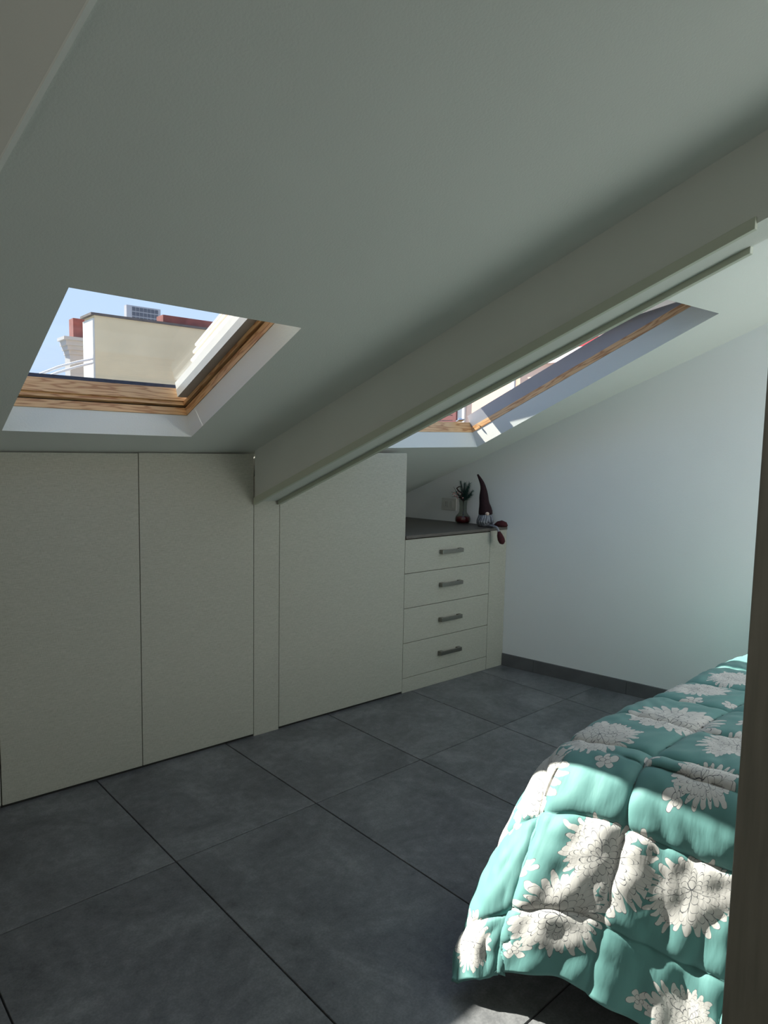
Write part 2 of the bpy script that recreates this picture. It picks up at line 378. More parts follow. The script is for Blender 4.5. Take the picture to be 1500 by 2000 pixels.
# skirting of the bedroom wall: tile pieces
sk = empty('baseboard_right', (wall_x(-.5), -.5, 0), 'dark grey tile skirting along the white side wall', None, None, 'structure')
edges = [0.0, -0.225] + [-0.225 - .587 * k for k in range(1, 7)]
nrm = Vector((-.9784, -.2068, 0))
for a, b_ in zip(edges[:-1], edges[1:]):
    y0, y1 = a - .0008, b_ + .0008
    P0 = Vector((wall_x(y0), y0, 0)); P1 = Vector((wall_x(y1), y1, 0))
    hexa('skirting_tile', [P0 - nrm * .001, P1 - nrm * .001, P1 + nrm * .010, P0 + nrm * .010] + [q + Vector((0, 0, .082)) for q in (P0 - nrm * .001, P1 - nrm * .001, P1 + nrm * .010, P0 + nrm * .010)], 'skirting_tile', sk, bevel=.0012)

# the beam that runs down the slope, with its two edge profiles
bmn = empty('ceiling_beam', (.82, 0, 1.17), 'white boxed beam running down the sloping ceiling to the cabinets', None, None, 'structure')
BL, BR_ = .752, .888
def bpt(off, y, dz):
    x = beam_x(y, off); xm = beam_x(y, .82)
    return Vector((x, y, SL.z(xm, y) + dz + .008))
y0, y1 = .0, YT
hexa('beam_body', [bpt(BL, y0, -.252), bpt(BR_, y0, -.252), bpt(BR_, y1, -.252), bpt(BL, y1, -.252), bpt(BL, y0, .03), bpt(BR_, y0, .03), bpt(BR_, y1, .03), bpt(BL, y1, .03)], 'beam_paint', bmn)
def profile(o0, o1, d0, d1, yb):
    ya = -.004
    hexa('edge_profile', [bpt(o0, ya, d0), bpt(o1, ya, d0), bpt(o1, yb, d0), bpt(o0, yb, d0), bpt(o0, ya, d1), bpt(o1, ya, d1), bpt(o1, yb, d1), bpt(o0, yb, d1)], 'profile_paint_shaded', bmn, bevel=.0015)
profile(BL - .011, BL + .006, -.268, -.234, -2.045); profile(BR_ - .012, BR_ + .008, -.272, -.247, -1.985)

# ------------------------------------------------------------------ skylights
def wood_rails(S, q, o0, o1, wd, mat, parent, names, sides='BRTL'):
    """rails round the quad q (inner faces on q), wd wide outward"""
    qc = [Vector((u, v)) for u, v in q]
    segs = {'B': (0, 1), 'R': (1, 2), 'T': (2, 3), 'L': (3, 0)}
    outs = []
    for s_ in sides:
        i, j = segs[s_]; a, b_ = qc[i], qc[j]; d = (b_ - a).normalized(); n = Vector((d.y, -d.x))   # outward
        ext = 0.0 if s_ in 'RL' else wd
        p0 = a - d * ext + n * wd / 2; p1 = b_ + d * ext + n * wd / 2
        om = (o0 + o1) / 2
        outs.append(rail(names, S.p(p0.x, p0.y, om), S.p(p1.x, p1.y, om), S.N, o1 - o0, wd, mat, parent))
    return outs
w1 = empty('window_1', SL.p(0, .16, 0), 'pine framed roof window above the left cupboard doors', None, None, 'structure')
wood_rails(SL, inset(SK1, .003), .1005, .134, .045, 'pine', w1, 'frame_rail')
wood_rails(SL, inset(SK1, -.006), .1345, .142, .03, 'gap_dark', w1, 'frame_groove')
sash1 = empty('sash', SL.p(0, .16, .15)); sash1.parent = w1; sash1.matrix_parent_inverse = w1.matrix_basis.inverted()
wood_rails(SL, inset(SK1, .012), .1425, .158, .055, 'pine', sash1, 'sash_rail')
wood_rails(SL, inset(SK1, .020), .1585, .216, .055, 'pine', sash1, 'sash_rail', 'BT')
wood_rails(SL, inset(SK1, .052), .1585, .192, .07, 'grey_metal', sash1, 'side_lining', 'RL')
wood_rails(SL, inset(SK1, .050), .1925, .226, .07, 'white_metal', sash1, 'side_profile', 'RL')
wood_rails(SL, inset(SK1, .020), .2165, .232, .04, 'gasket', sash1, 'rubber_seal', 'BT')
q = inset(SK1, -.01)
def slabquad(name, S, q, o0, o1, mat, parent):
    return hexa(name, [S.p(u, v, o0) for u, v in q] + [S.p(u, v, o1) for u, v in q], mat, parent)
slabquad('glass_pane', SL, q, .2325, .2365, 'window_glass', sash1)
# white rods added to imitate the pale stripes at the right of that glass
for k, (u0, o0) in enumerate([(.372, .262), (.378, .288), (.384, .316), (.390, .340)]):
    rail('stripe_rod', SL.p(u0, .26 + .02 * k, o0), SL.p(u0 + .03, 1.30, o0), SL.N, .011 - .0015 * (k % 2), .012, 'white_metal', w1)
rail('rod_bracket', SL.p(.402, 1.27, .245), SL.p(.418, 1.27, .35), SL.E, .03, .02, 'grey_metal', w1)

w2 = empty('window_2', SR.p(1.9, 0, 0), 'pine framed roof window above the chest of drawers, sash pushed open', None, None, 'structure')
wood_rails(SR, inset(SK2, .002), .1005, .135, .045, 'pine', w2, 'frame_rail', 'RTL')
wood_rails(SR, inset(SK2, .002), .1005, .168, .045, 'pine', w2, 'frame_rail', 'B')
wood_rails(SR, inset(SK2, .000), .1355, .214, .03, 'lining_metal', w2, 'frame_lining', 'RTL')
# strike plate on the lower rail
st_ = rail('strike_plate', SR.p(2.215, .012, .172), SR.p(2.265, .012, .172), SR.N, .006, .03, 'chrome', w2)
rail('strike_hook', SR.p(2.225, .012, .18), SR.p(2.255, .012, .18), SR.N, .012, .008, 'chrome', w2)
lathe('screw_head', [(0.0, 0), (.007, 0), (.007, .002), (0, .003)], SR.p(2.335, .06, .118), 'chrome', w2, 12)
# open sash, hinged along the top
th = math.radians(10.5); hv, ho = 1.505, .172
class Sash:
    N = (SR.N * math.cos(th) + SR.E * math.sin(th)).normalized()
    E = (SR.E * math.cos(th) - SR.N * math.sin(th)).normalized()
    H = SR.p(0, hv, ho)
    def p(s, u, v, o=0.0): return s.H + SR.U * u + s.E * v + s.N * o
SA = Sash()
sq = [(1.535, -1.43), (2.262, -1.43), (2.300, -.06), (1.55, -.06)]
sash2 = empty('sash', SR.p(1.9, hv, ho)); sash2.parent = w2; sash2.matrix_parent_inverse = w2.matrix_basis.inverted()
wood_rails(SA, sq, -.002, .036, .085, 'dark_pine', sash2, 'sash_rail')
slabquad('glass_pane', SA, inset(sq, -.03), .0365, .0405, 'window_glass', sash2)

# ------------------------------------------------------------------ built-in cabinets
XS = [-.3601, .1951, .7476, .8902, 1.726, 2.4599, 2.6222]
G = .0016
def cab_body(name, x0, x1, parent, S, top, dtop=.02):
    yb = .58
    pts = [(x0, .022, 0), (x0, yb, 0), (x0, yb, min(top, S.z(x0, yb) - .03)), (x0, .022, min(top, S.z(x0, .022) - dtop))]
    return prism(name, pts, (x1 - x0, 0, 0), 'linen_laminate', parent)
ca = empty('cupboard', (-.64, .3, 0), 'low cupboard left of the two tall linen doors, cut by the picture edge', 'cupboard', 'built-in cupboards')
cab_body('carcass', -.94, XS[0] - .001, ca, SL, 1.36)
box('door_panel', -.94, XS[0] - .0025, 0, .02, .012, 1.385, 'linen_laminate', ca, .0012)
cb = empty('cupboard', (.2, .3, 0), 'built-in cupboard with two tall greige linen doors under the left skylight', 'cupboard', 'built-in cupboards')
cab_body('carcass', XS[0], XS[2] - .001, cb, SL, 1.34)
box('door_panel', XS[0] + G, XS[1] - G, 0, .02, .012, 1.391, 'linen_laminate', cb, .0012)
box('door_panel', XS[1] + G, XS[2] - G, 0, .02, .012, 1.393, 'linen_laminate', cb, .0012)
box('plinth_shadow_board', XS[0], XS[2], .008, .0215, 0, .011, 'gap_dark', cb)
fp = box('filler_panel', XS[2] + G * .6, XS[3] - G * .6, 0, .02, 0, 1.168, 'linen_laminate', None, .0012)
tag(fp, 'narrow greige filler strip standing under the end of the beam', 'panel')
cc = empty('cupboard', (1.3, .3, 0), 'built-in cupboard with one wide linen door between beam and drawers', 'cupboard', 'built-in cupboards')
cab_body('carcass', XS[3], XS[4] - .001, cc, SR, 1.37)
box('door_panel', XS[3] + G, XS[4] - G * .5, 0, .02, .012, 1.405, 'linen_laminate', cc, .0012)
box('plinth_shadow_board', XS[3], XS[4], .008, .0215, 0, .011, 'gap_dark', cc)
box('top_rail', XS[3] + .02, XS[4] - .03, .024, .06, 1.372, 1.392, 'grey_metal', cc)

cdw = empty('chest_of_drawers', (2.1, .3, 0), 'four-drawer greige linen chest with metal pulls in the corner', 'drawers')
DZ = [.914, .710, .5045, .2975, .0875]
box('carcass', XS[4] + .001, XS[5] - .001, .022, .60, 0, .905, 'linen_laminate', cdw)
box('front_recess', XS[4] + .002, XS[5] - .002, .0205, .0219, .09, .904, 'gap_dark', cdw)
def handle(parent, xc, zc):
    wd, ht, dp, tk = .182, .024, .030, .0075
    pts = [(-wd / 2, 0), (-wd / 2, -dp), (wd / 2, -dp), (wd / 2, 0), (wd / 2 - .028, 0), (wd / 2 - .028, -dp + tk), (-wd / 2 + .028, -dp + tk), (-wd / 2 + .028, 0)]
    n = len(pts); v = [(x, y, -ht / 2) for x, y in pts] + [(x, y, ht / 2) for x, y in pts]
    f = [(k, (k + 1) % n, n + (k + 1) % n, n + k) for k in range(n)]
    for o in (0, n): f += [(o + 0, o + 1, o + 6, o + 7), (o + 1, o + 2, o + 5, o + 6), (o + 2, o + 3, o + 4, o + 5)]
    return mesh('handle', v, f, 'nickel', parent, mw=Matrix.Translation((xc, 0, zc)), bevel=.002)
for k in range(4):
    d = box('drawer', XS[4] + G, XS[5] - G, 0, .02, DZ[k + 1] + G, DZ[k] - (.006 if k == 0 else G), 'linen_laminate', cdw, .0012)
    handle(d, 2.096 + .003 * k, [.818, .617, .402, .193][k])
box('plinth', XS[4] + G * .4, XS[5] - G, .0, .02, 0, DZ[4] - G, 'linen_laminate', cdw, .0012)
f2 = box('filler_panel', XS[5] + G * .6, XS[6] - .001, 0, .02, 0, .9135, 'linen_laminate', None, .0012)
tag(f2, 'upright greige filler strip between the drawers and the white wall', 'panel')
wt = hexa('worktop', [(XS[4] + .003, -.004, .9142), (wall_x(-.004) - .001, -.004, .9142), (wall_x(.93) - .001, .93, .9142), (XS[4] + .003, .93, .9142),
                      (XS[4] + .003, -.004, .932), (wall_x(-.004) - .001, -.004, .932), (wall_x(.93) - .001, .93, .932), (XS[4] + .003, .93, .932)], 'worktop', None, .0015)
tag(wt, 'dark brown worktop lying on the chest of drawers', 'worktop')

# socket plate on the side wall
wn = Vector((-.9784, -.2068, 0)); wd_ = Vector((.2068, -.9784, 0))
sp0 = Vector((wall_x(.443), .443, 1.052))
sp = empty('wall_socket', sp0, 'white socket plate on the wall behind the glass vase', 'socket')
def onwall(du, dz, dn): return sp0 + wd_ * du + Vector((0, 0, dz)) + wn * dn
def wplate(name, u0, u1, z0, z1, n0, n1, mat, bevel=.001):
    hexa(name, [onwall(u0, z0, n0), onwall(u1, z0, n0), onwall(u1, z0, n1), onwall(u0, z0, n1), onwall(u0, z1, n0), onwall(u1, z1, n0), onwall(u1, z1, n1), onwall(u0, z1, n1)], mat, sp, bevel)
wplate('cover_plate', -.06, .06, -.042, .042, .0005, .008, 'plastic_white', .002)
for k in range(3): wplate('module', -.034 + .0235 * k, -.0125 + .0235 * k, -.023, .023, .0082, .0105, 'plastic_white')
for k in range(1, 3):
    wplate('module_gap', -.0118 + .0235 * (k - 1), -.0112 + .0235 * (k - 1), -.023, .023, .0081, .0095, 'plastic_dark', 0)
for dz in (-.012, 0, .012): wplate('pin_hole', -.0255, -.0205, dz - .0025, dz + .0025, .0106, .0108, 'plastic_dark', 0)

# vase with red wax, berries and pine
VZ = .9322; VX, VY = 2.498, .283
va = empty('vase', (VX, VY, VZ), 'bulbous clear glass vase with dark red filling beside the gnome', 'vase')
lathe('glass_bulb', [(.030, 0), (.044, .002), (.053, .018), (.054, .035), (.048, .052), (.034, .066), (.027, .080), (.026, .12), (.029, .158), (.031, .165), (.028, .165), (.0235, .12), (.0245, .082), (.031, .069), (.045, .052), (.0505, .035), (.049, .018), (.04, .006), (0.002, .005)], (VX, VY, VZ), 'vase_glass', va, 32)
lathe('red_filling', [(.036, .0065), (.0475, .019), (.0495, .035), (.046, .049), (.002, .050)], (VX, VY, VZ), 'wax_red', va, 28)
br = empty('dried_bouquet', (VX, VY, VZ + .052), 'dried red berry twigs and green pine sprig standing in the glass vase', 'bouquet')
rv = (right * 1.0); rv.z = 0; rv.normalize()
def tw(pts, r, mat='twig', nm='twig'):
    return tube(nm, [Vector((VX, VY, VZ)) + rv * a + Vector((0, 0, z)) + Vector((-.6, -.7, 0)) * d for a, z, d in pts], r, mat, br, 6)
tw([(0, .056, 0), (.002, .15, 0), (-.02, .19, .01), (-.055, .205, .015), (-.085, .215, .02)], [.0022, .0022, .002, .0016, .001])
tw([(0.004, .056, 0), (.0, .15, .004), (-.025, .175, .01), (-.06, .185, .02), (-.08, .18, .02)], [.002, .002, .002, .0016, .001])
tw([(-.03, .19, .01), (-.055, .225, .015), (-.07, .25, .012)], [.0018, .0014, .0008])
tw([(0, .15, 0), (.004, .20, .0), (-.012, .25, .0), (-.02, .29, 0)], [.002, .0018, .0014, .0008])
tw([(-.01, .16, .015), (-.022, .185, .02), (-.012, .205, .02), (-.036, .222, .02), (-.048, .24, .02), (-.032, .252, .02), (-.018, .245, .02)], [.003, .004, .0045, .005, .005, .004, .002], nm='curled_pod')
for a, z, d in [(-.062, .208, .02), (-.046, .19, .022), (-.042, .209, .02), (-.058, .189, .024), (-.042, .176, .024), (-.072, .2, .018), (-.006, .176, .025)]:
    P = Vector((VX, VY, VZ)) + rv * a + Vector((0, 0, z)) + Vector((-.6, -.7, 0)) * d
    lathe('berry', [(0, -.005), (.0038, -.0035), (.0053, 0), (.0038, .0035), (0, .005)], P, 'berry', br, 10)
def sprig(base, tip, nn, ln):
    base = Vector(base); tip = Vector(tip)
    verts, faces = [], []
    ax = (tip - base).normalized(); s1 = ax.orthogonal().normalized(); s2 = ax.cross(s1)
    for k in range(nn):
        f = .15 + .85 * k / nn; p = base.lerp(tip, f); a = k * 2.4
        dr = (ax * .9 + s1 * math.cos(a) + s2 * math.sin(a)).normalized(); sd = dr.cross(ax).normalized() * .0022
        e = p + dr * ln * (1.15 - .5 * f); up_ = dr.cross(sd).normalized() * .002; i = len(verts)
        verts += [p + sd, p - sd, p + up_, e]; faces += [(i, i + 1, i + 3), (i + 1, i + 2, i + 3), (i + 2, i, i + 3), (i, i + 2, i + 1)]
    o = mesh('pine_sprig', [v - base for v in verts], faces, 'pine_green', br, mw=Matrix.Translation(base))
    tube('stem', [base, tip], [.0018, .001], 'twig', o, 5)
B0 = Vector((VX, VY, VZ + .05))
for a, z, d, nn, ln in [(.030, .20, .0, 110, .042), (.006, .225, .01, 100, .036), (.052, .15, .005, 80, .034), (-.022, .235, -.005, 70, .030), (.040, .225, .0, 80, .034), (-.05, .165, .01, 60, .028), (.062, .175, .012, 60, .030), (.018, .17, .02, 70, .034)]:
    sprig(B0 + Vector((0, 0, .10)), B0 + rv * a + Vector((0, 0, z)) + Vector((-.6, -.7, 0)) * d, nn, ln)

# gnome doll sitting on the worktop corner
GX, GY, GZ = 2.500, .085, .9325
gn = empty('gnome_doll', (GX, GY, GZ), 'knitted gnome doll with tall dark red hat sitting on the worktop corner', 'doll')
def gp(a, z, d=0.0): return Vector((GX, GY, GZ)) + rv * a + Vector((0, 0, z)) + Vector((-.6403, -.7623, 0)) * d
lathe('body', [(.0, .0), (.044, .002), (.054, .02), (.054, .04), (.046, .07), (.034, .10), (.02, .125), (0, .13)], gp(0, 0), 'yarn_grey', gn, 26, jitter=lambda a, z: .0022 * math.sin(a * 9 + z * 40))
hat = []
for k in range(15):
    f = k / 14; hat.append((gp(.002 - .052 * f ** 1.5 - .012 * math.sin(f * 7) * f, .082 + .258 * f, .004 * math.sin(f * 5)), .040 * (1 - f) ** .95 + .0055 + .0025 * math.sin(f * 16) * (1 - f)))
tube('hat', [h[0] for h in hat], [h[1] for h in hat], 'felt_red', gn, 16)
lathe('nose', [(0, -.013), (.008, -.010), (.0135, -.003), (.0135, .003), (.008, .010), (0, .013)], gp(.006, .088, .042), 'nose_cloth', gn, 14)
beard = empty('beard', gp(0, .07, .04)); beard.parent = gn; beard.matrix_parent_inverse = gn.matrix_basis.inverted()
for k in range(13):
    f = (k / 12 - .5) * 2; a0 = f * .030 + .003; a1 = f * .052 + random.uniform(-.004, .004)
    dd = .040 * math.sqrt(max(0, 1 - f * f * .8)); zz = .012 + random.uniform(0, .012) + abs(f) * .012
    pts = [gp(a0, .090 - abs(f) * .012, dd * .95), gp((a0 + a1) / 2 + .003 * math.sin(k * 2), .06, dd + .014), gp(a1 - .002, .035, dd + .017), gp(a1 * .92, zz, dd + .010)]
    tube('beard_lock', pts, [.003, .0055, .005, .002], 'yarn_light' if k % 2 else 'yarn_grey', beard, 6)
# legs and boots: one lies along the top, the other hangs over the front edge
tube('leg', [gp(.03, .018, .03), gp(.050, .018, .052), gp(.064, .020, .074)], .0075, 'yarn_light', gn, 8)
tube('boot', [gp(.056, .018, .066), gp(.072, .026, .084), gp(.094, .030, .098), gp(.116, .025, .106), gp(.128, .016, .108)], [.009, .019, .023, .018, .006], 'boot_red', gn, 12)
tube('leg', [gp(.02, .012, .045), gp(.045, .011, .085), gp(.056, .010, .122), gp(.064, -.002, .142), gp(.069, -.022, .146)], .0075, 'yarn_light', gn, 8)
tube('boot', [gp(.068, -.014, .150), gp(.074, -.036, .152), gp(.083, -.062, .153), gp(.092, -.082, .152), gp(.097, -.092, .150)], [.009, .018, .023, .020, .008], 'boot_red', gn, 12)

# dark door frame post close to the camera on the right
dj = empty('door_1', (.1, -2.6, 0), 'dark brown door post close to the camera at the right edge', None, None, 'structure')
J = Vector((.0618, -2.5365, 0)); vdir = Vector((J.x - CAM.x, J.y - CAM.y, 0)).normalized(); jr = Vector((vdir.y, -vdir.x, 0))
def jpt(a, d, z): return J + jr * a + vdir * d + Vector((0, 0, z))
def jbox(name, a0, a1, d0, d1, z0, z1, bev):
    hexa(name, [jpt(a0, d0, z0), jpt(a1, d0, z0), jpt(a1, d1, z0), jpt(a0, d1, z0), jpt(a0, d0, z1), jpt(a1, d0, z1), jpt(a1, d1, z1), jpt(a0, d1, z1)], 'dark_wood', dj, bev)
jbox('post', 0.0, .09, -.03, .04, 0, 2.25, .003)
jbox('casing', .091, .17, -.045, .02, 0, 2.25, .003)

# ------------------------------------------------------------------ bed
H = .560
K = np.array([.862, -1.765]); AX = np.array([1.0, .012]); BXv = np.array([.175, -.985]); BW = 1.42; ALEN = 1.95
FO, SO = .615, .385          # overhang at the foot and at the sides
def quilt_base(a, b):
    bm_ = b > BW / 2
    bb = np.where(bm_, BW - b, b)
    ra = np.maximum(-a, 0) * (1 - .095 * np.exp(-((bb - .16) / .15) ** 2))
    rb = np.maximum(-bb, 0)
    a_ = np.maximum(a, 0); b_ = np.clip(b, 0, BW)
    r = np.hypot(ra, rb); phi = np.arctan2(rb, np.maximum(ra, 1e-9)); phi = np.where(ra + rb < 1e-9, 0, phi); phi = np.where((ra < 1e-9) & (rb > 0), np.pi / 2, phi)
    wv = phi / (np.pi / 2)
    ang = np.where(bm_, 190.0 + 80.0 * wv ** 1.2, 190.0 - 100.0 * wv ** 2.0)
    ang = np.radians(ang); D = np.stack([np.cos(ang), np.sin(ang)], -1)
    bc = np.clip(bb, 0, None)
    sig_foot = 16 + 18 * np.exp(-(bc / .22) ** 2)
    sig = np.where(wv > 0, 34 + 7 * np.sin(np.clip(wv / .4, 0, 1) * np.pi / 2) - 31 * np.clip((wv - .4) / .6, 0, 1) ** 1.0, sig_foot)
    sig = np.radians(sig); rho = .085 + .06 * np.where(wv > 0, np.clip(1 - wv * 1.6, 0, 1), np.exp(-(bc / .25) ** 2))
    arc = np.minimum(r, rho * (np.pi / 2 - sig)); t = arc / rho
    rest = np.maximum(r - rho * (np.pi / 2 - sig), 0)
    out = rho * np.sin(t) + rest * np.sin(sig); down = rho * (1 - np.cos(t)) + rest * np.cos(sig)
    # folds of the hanging cloth
    s = b_ - .33 * phi
    amp = np.clip((r - .12) / .4, 0, 1) * (1 - .6 * np.clip(wv * 3, 0, 1))
    fold = .012 * np.sin(s * 22 + 1.2 + 1.6 * np.sin(s * 7)) + .004 * np.sin(s * 49 + r * 6) + .016 * np.sin(s * 9 + .4)
    out = out + .065 * np.clip((r - .2) / .42, 0, 1) ** 2 * np.where(wv > 0, 0, 1 - np.exp(-(bc / .2) ** 2))
    cw = np.where(wv > 0, np.clip(1 - wv * .9, 0, 1), np.exp(-(bc / .2) ** 2))
    out = out + amp * fold + .055 * cw * np.sin(np.pi * np.clip((r - .05) / .62, 0, 1))
    E_ = K + a_[..., None] * AX + b_[..., None] * BXv
    x = E_[..., 0] + D[..., 0] * out; y = E_[..., 1] + D[..., 1] * out
    # gentle crown and sag of the top
    z = H - down + .022 * np.clip(np.minimum(bb, .5), 0, .5) / .5 * (r < 1e-9) - .034 * np.exp(-(a_ + bc) / .16) - .008 + .006 * np.sin(a_ * 7 + b_ * 3) * np.cos(b_ * 8)
    fl_ = .016 + .004 * np.sin(s * 30)
    zl = fl_ + .02 * np.log1p(np.exp(np.clip((z - fl_) / .02, -30, 30)))
    return np.stack([x, y, zl], -1)
QA, QB, QQ, QR = -.195, .20, .25, .28
def quilt_full(A, B):
    P = quilt_base(A, B)
    da = np.gradient(P, axis=0); db = np.gradient(P, axis=1)
    n = np.cross(da, db); n /= np.linalg.norm(n, axis=-1, keepdims=True) + 1e-12
    n *= np.where(n[..., 2:3] < -.2, -1, 1)
    if n[n.shape[0] // 2, n.shape[1] // 2, 2] < 0: n = -n
    sa = np.abs(np.sin(np.pi * (A - QA) / QQ)); sb = np.abs(np.sin(np.pi * (B - QB) / QR))
    hang = np.clip((-A - .08) / .15, 0, 1)
    puff = (.024 - .012 * hang) * (1 - np.exp(-sa / .14)) * (1 - np.exp(-sb / .14)) - .004
    wr = hang * .0042 * np.abs(np.sin(B * 33 + 1.7 * np.sin(A * 9 + B * 4) + .8)) * (.5 + .5 * np.sin(B * 11 + A * 5)) + hang * .0022 * np.sin(B * 71 + 3 * np.sin(A * 8)) + .0018 * np.sin(A * 61 + 4 * np.sin(B * 19)) * np.sin(B * 23 + 3 * np.sin(A * 13)) + .0016 * np.sin(B * 95 + 5 * np.sin(A * 17 + B * 5)) * (1 - .6 * sa)
    Q = P + n * (puff + wr)[..., None]
    Q[..., 2] = np.maximum(Q[..., 2], .006)
    return Q
def make_quilt():
    st = .0085
    na = int((ALEN + FO) / st); nb = int((BW + 2 * SO) / st)
    a = np.linspace(-FO, ALEN, na); b = np.linspace(-SO, BW + SO, nb)
    A, B = np.meshgrid(a, b, indexing='ij')
    Q = quilt_full(A, B).reshape(-1, 3)
    idx = np.arange(na * nb).reshape(na, nb)
    F = np.stack([idx[:-1, :-1], idx[1:, :-1], idx[1:, 1:], idx[:-1, 1:]], -1).reshape(-1, 4)
    c = np.array([K[0], K[1], 0.0]); Q = Q - c
    me = bpy.data.meshes.new('quilt')
    me.vertices.add(len(Q)); me.vertices.foreach_set('co', Q.ravel().astype(np.float32))
    me.loops.add(F.size); me.loops.foreach_set('vertex_index', F.ravel().astype(np.int32))
    me.polygons.add(len(F)); me.polygons.foreach_set('loop_start', (np.arange(len(F)) * 4).astype(np.int32))
    me.polygons.foreach_set('use_smooth', np.ones(len(F), dtype=bool))
    me.update(calc_edges=True)
    uv = me.uv_layers.new(name='cloth')
    UV = np.stack([A.ravel(), B.ravel()], -1)[F.ravel()]
    uv.data.foreach_set('uv', UV.ravel().astype(np.float32))
    me.validate()
    o = bpy.data.objects.new('quilt', me); o.location = (K[0], K[1], 0); COL.objects.link(o)
    md = o.modifiers.new('thickness', 'SOLIDIFY'); md.thickness = .012; md.offset = -1 if me.polygons[len(F) // 2].normal.z > 0 else 1
    return o

# printed flowers: centre in cloth coordinates (metres), radius, turn, stretch, ring of petals
FLOWERS = []
BUDS = []
def make_quilt_material():
    m, t, b = nodes_of('floral_cotton'); N = t.nodes; L = t.links
    uv = N.new('ShaderNodeUVMap'); uv.uv_map = 'cloth'
    wob = N.new('ShaderNodeTexNoise'); wob.inputs['Scale'].default_value = 24.0; wob.inputs['Detail'].default_value = 2
    L.new(uv.outputs[0], wob.inputs['Vector'])
    def vm(op, a, b_=None, k=None):
        q = N.new('ShaderNodeVectorMath'); q.operation = op; L.new(a, q.inputs[0])
        if b_ is not None:
            if isinstance(b_, tuple): q.inputs[1].default_value = b_
            else: L.new(b_, q.inputs[1])
        if k is not None: q.inputs['Scale'].default_value = k
        return q.outputs['Value'] if op == 'LENGTH' else q.outputs[0]
    def mt(op, a, b_=None, c=None):
        q = N.new('ShaderNodeMath'); q.operation = op
        for k, v in enumerate((a, b_, c)):
            if v is None: continue
            if isinstance(v, (int, float)): q.inputs[k].default_value = v
            else: L.new(v, q.inputs[k])
        return q.outputs[0]
    vec = vm('MULTIPLY', vm('ADD', uv.outputs[0], vm('SCALE', vm('SUBTRACT', wob.outputs['Color'], (.5, .5, .5)), None, .024)), (1, 1, 0))
    def nearest(lst):
        """cloth position in the frame of the nearest motif (its outer radius = 1); z carries the motif number"""
        best = dist = None
        for n_, (ca_, cb_, R, turn, stc) in enumerate(lst):
            mp = N.new('ShaderNodeMapping'); mp.vector_type = 'TEXTURE'
            mp.inputs['Location'].default_value = (ca_, cb_, -.37 * n_); mp.inputs['Rotation'].default_value = (0, 0, turn); mp.inputs['Scale'].default_value = (R, R / stc, 1)
            L.new(vec, mp.inputs[0]); loc = mp.outputs[0]
            d = vm('LENGTH', vm('MULTIPLY', loc, (1, 1, 0)))
            if best is None: best, dist = loc, d; continue
            nearer = mt('LESS_THAN', d, dist)
            mx = N.new('ShaderNodeMix'); mx.data_type = 'VECTOR'; L.new(nearer, mx.inputs[0]); L.new(best, mx.inputs[4]); L.new(loc, mx.inputs[5])
            best = mx.outputs[1]; dist = mt('MINIMUM', d, dist)
        return best
    def motif(vec_, rings, petals, depth, lw):
        sx = N.new('ShaderNodeSeparateXYZ'); L.new(vec_, sx.inputs[0]); x, y, seed = sx.outputs
        line = mask = None
        for k, (R, n) in enumerate(zip(rings, petals)):
            xk = mt('ADD', x, .10 * (1 - R)); yk = mt('ADD', y, -.16 * (1 - R))
            rk = mt('SQRT', mt('MULTIPLY_ADD', xk, xk, mt('MULTIPLY', yk, yk)))
            ph = mt('MULTIPLY_ADD', mt('ARCTAN2', yk, xk), n / (2 * math.pi), .37 * k + n)
            fl_ = mt('MODULO', mt('FLOOR', ph), float(n))
            wn_ = N.new('ShaderNodeTexWhiteNoise'); wn_.noise_dimensions = '1D'; L.new(mt('ADD', mt('ADD', fl_, seed), 17.3 * k + .5), wn_.inputs['W'])
            f = mt('MULTIPLY', mt('ABSOLUTE', mt('SUBTRACT', mt('FRACT', ph), .5)), 2.0)
            ln = mt('MULTIPLY_ADD', wn_.outputs['Value'], .26 * R, R * .84)
            rho = mt('MULTIPLY', ln, mt('MULTIPLY_ADD', mt('POWER', f, 2.4), -depth, 1.0))
            ins = mt('LESS_THAN', rk, rho)
            e1 = mt('LESS_THAN', mt('SUBTRACT', rho, rk), lw)
            e2 = mt('LESS_THAN', mt('MULTIPLY', mt('MULTIPLY', mt('SUBTRACT', 1.0, f), rk), math.pi / n), lw * .55)
            ed = mt('MAXIMUM', e1, e2)
            if mask is None: mask, line = ins, mt('MULTIPLY', ed, ins)
            else:
                mask = mt('MAXIMUM', mask, ins)
                line = mt('ADD', mt('MULTIPLY', line, mt('SUBTRACT', 1.0, ins)), mt('MULTIPLY', ed, ins))
        return mask, line
    m1, l1 = motif(nearest(FLOWERS), (1.0, .88, .75, .62, .49, .36, .22), (27, 25, 23, 19, 15, 11, 7), .36, .013)
    m2, l2 = motif(nearest(BUDS), (1.0, .45), (5, 3), .66, .04)
    m2 = mt('MULTIPLY', m2, mt('SUBTRACT', 1.0, m1)); l2 = mt('MULTIPLY', l2, m2)
    mask = mt('MAXIMUM', m1, m2); line = mt('MAXIMUM', l1, l2)
    def mix(fac, c0, c1):
        q = N.new('ShaderNodeMix'); q.data_type = 'RGBA'; L.new(fac, q.inputs[0])
        for k, c in ((6, c0), (7, c1)):
            if isinstance(c, tuple): q.inputs[k].default_value = c
            else: L.new(c, q.inputs[k])
        return q.outputs[2]
    c = mix(mask, (.125, .30, .285, 1), (.66, .64, .61, 1))
    c = mix(line, c, (.11, .115, .125, 1))
    L.new(c, b.inputs['Base Color'])
    b.inputs['Roughness'].default_value = .62; b.inputs['Sheen Weight'].default_value = .15; b.inputs['Specular IOR Level'].default_value = .35
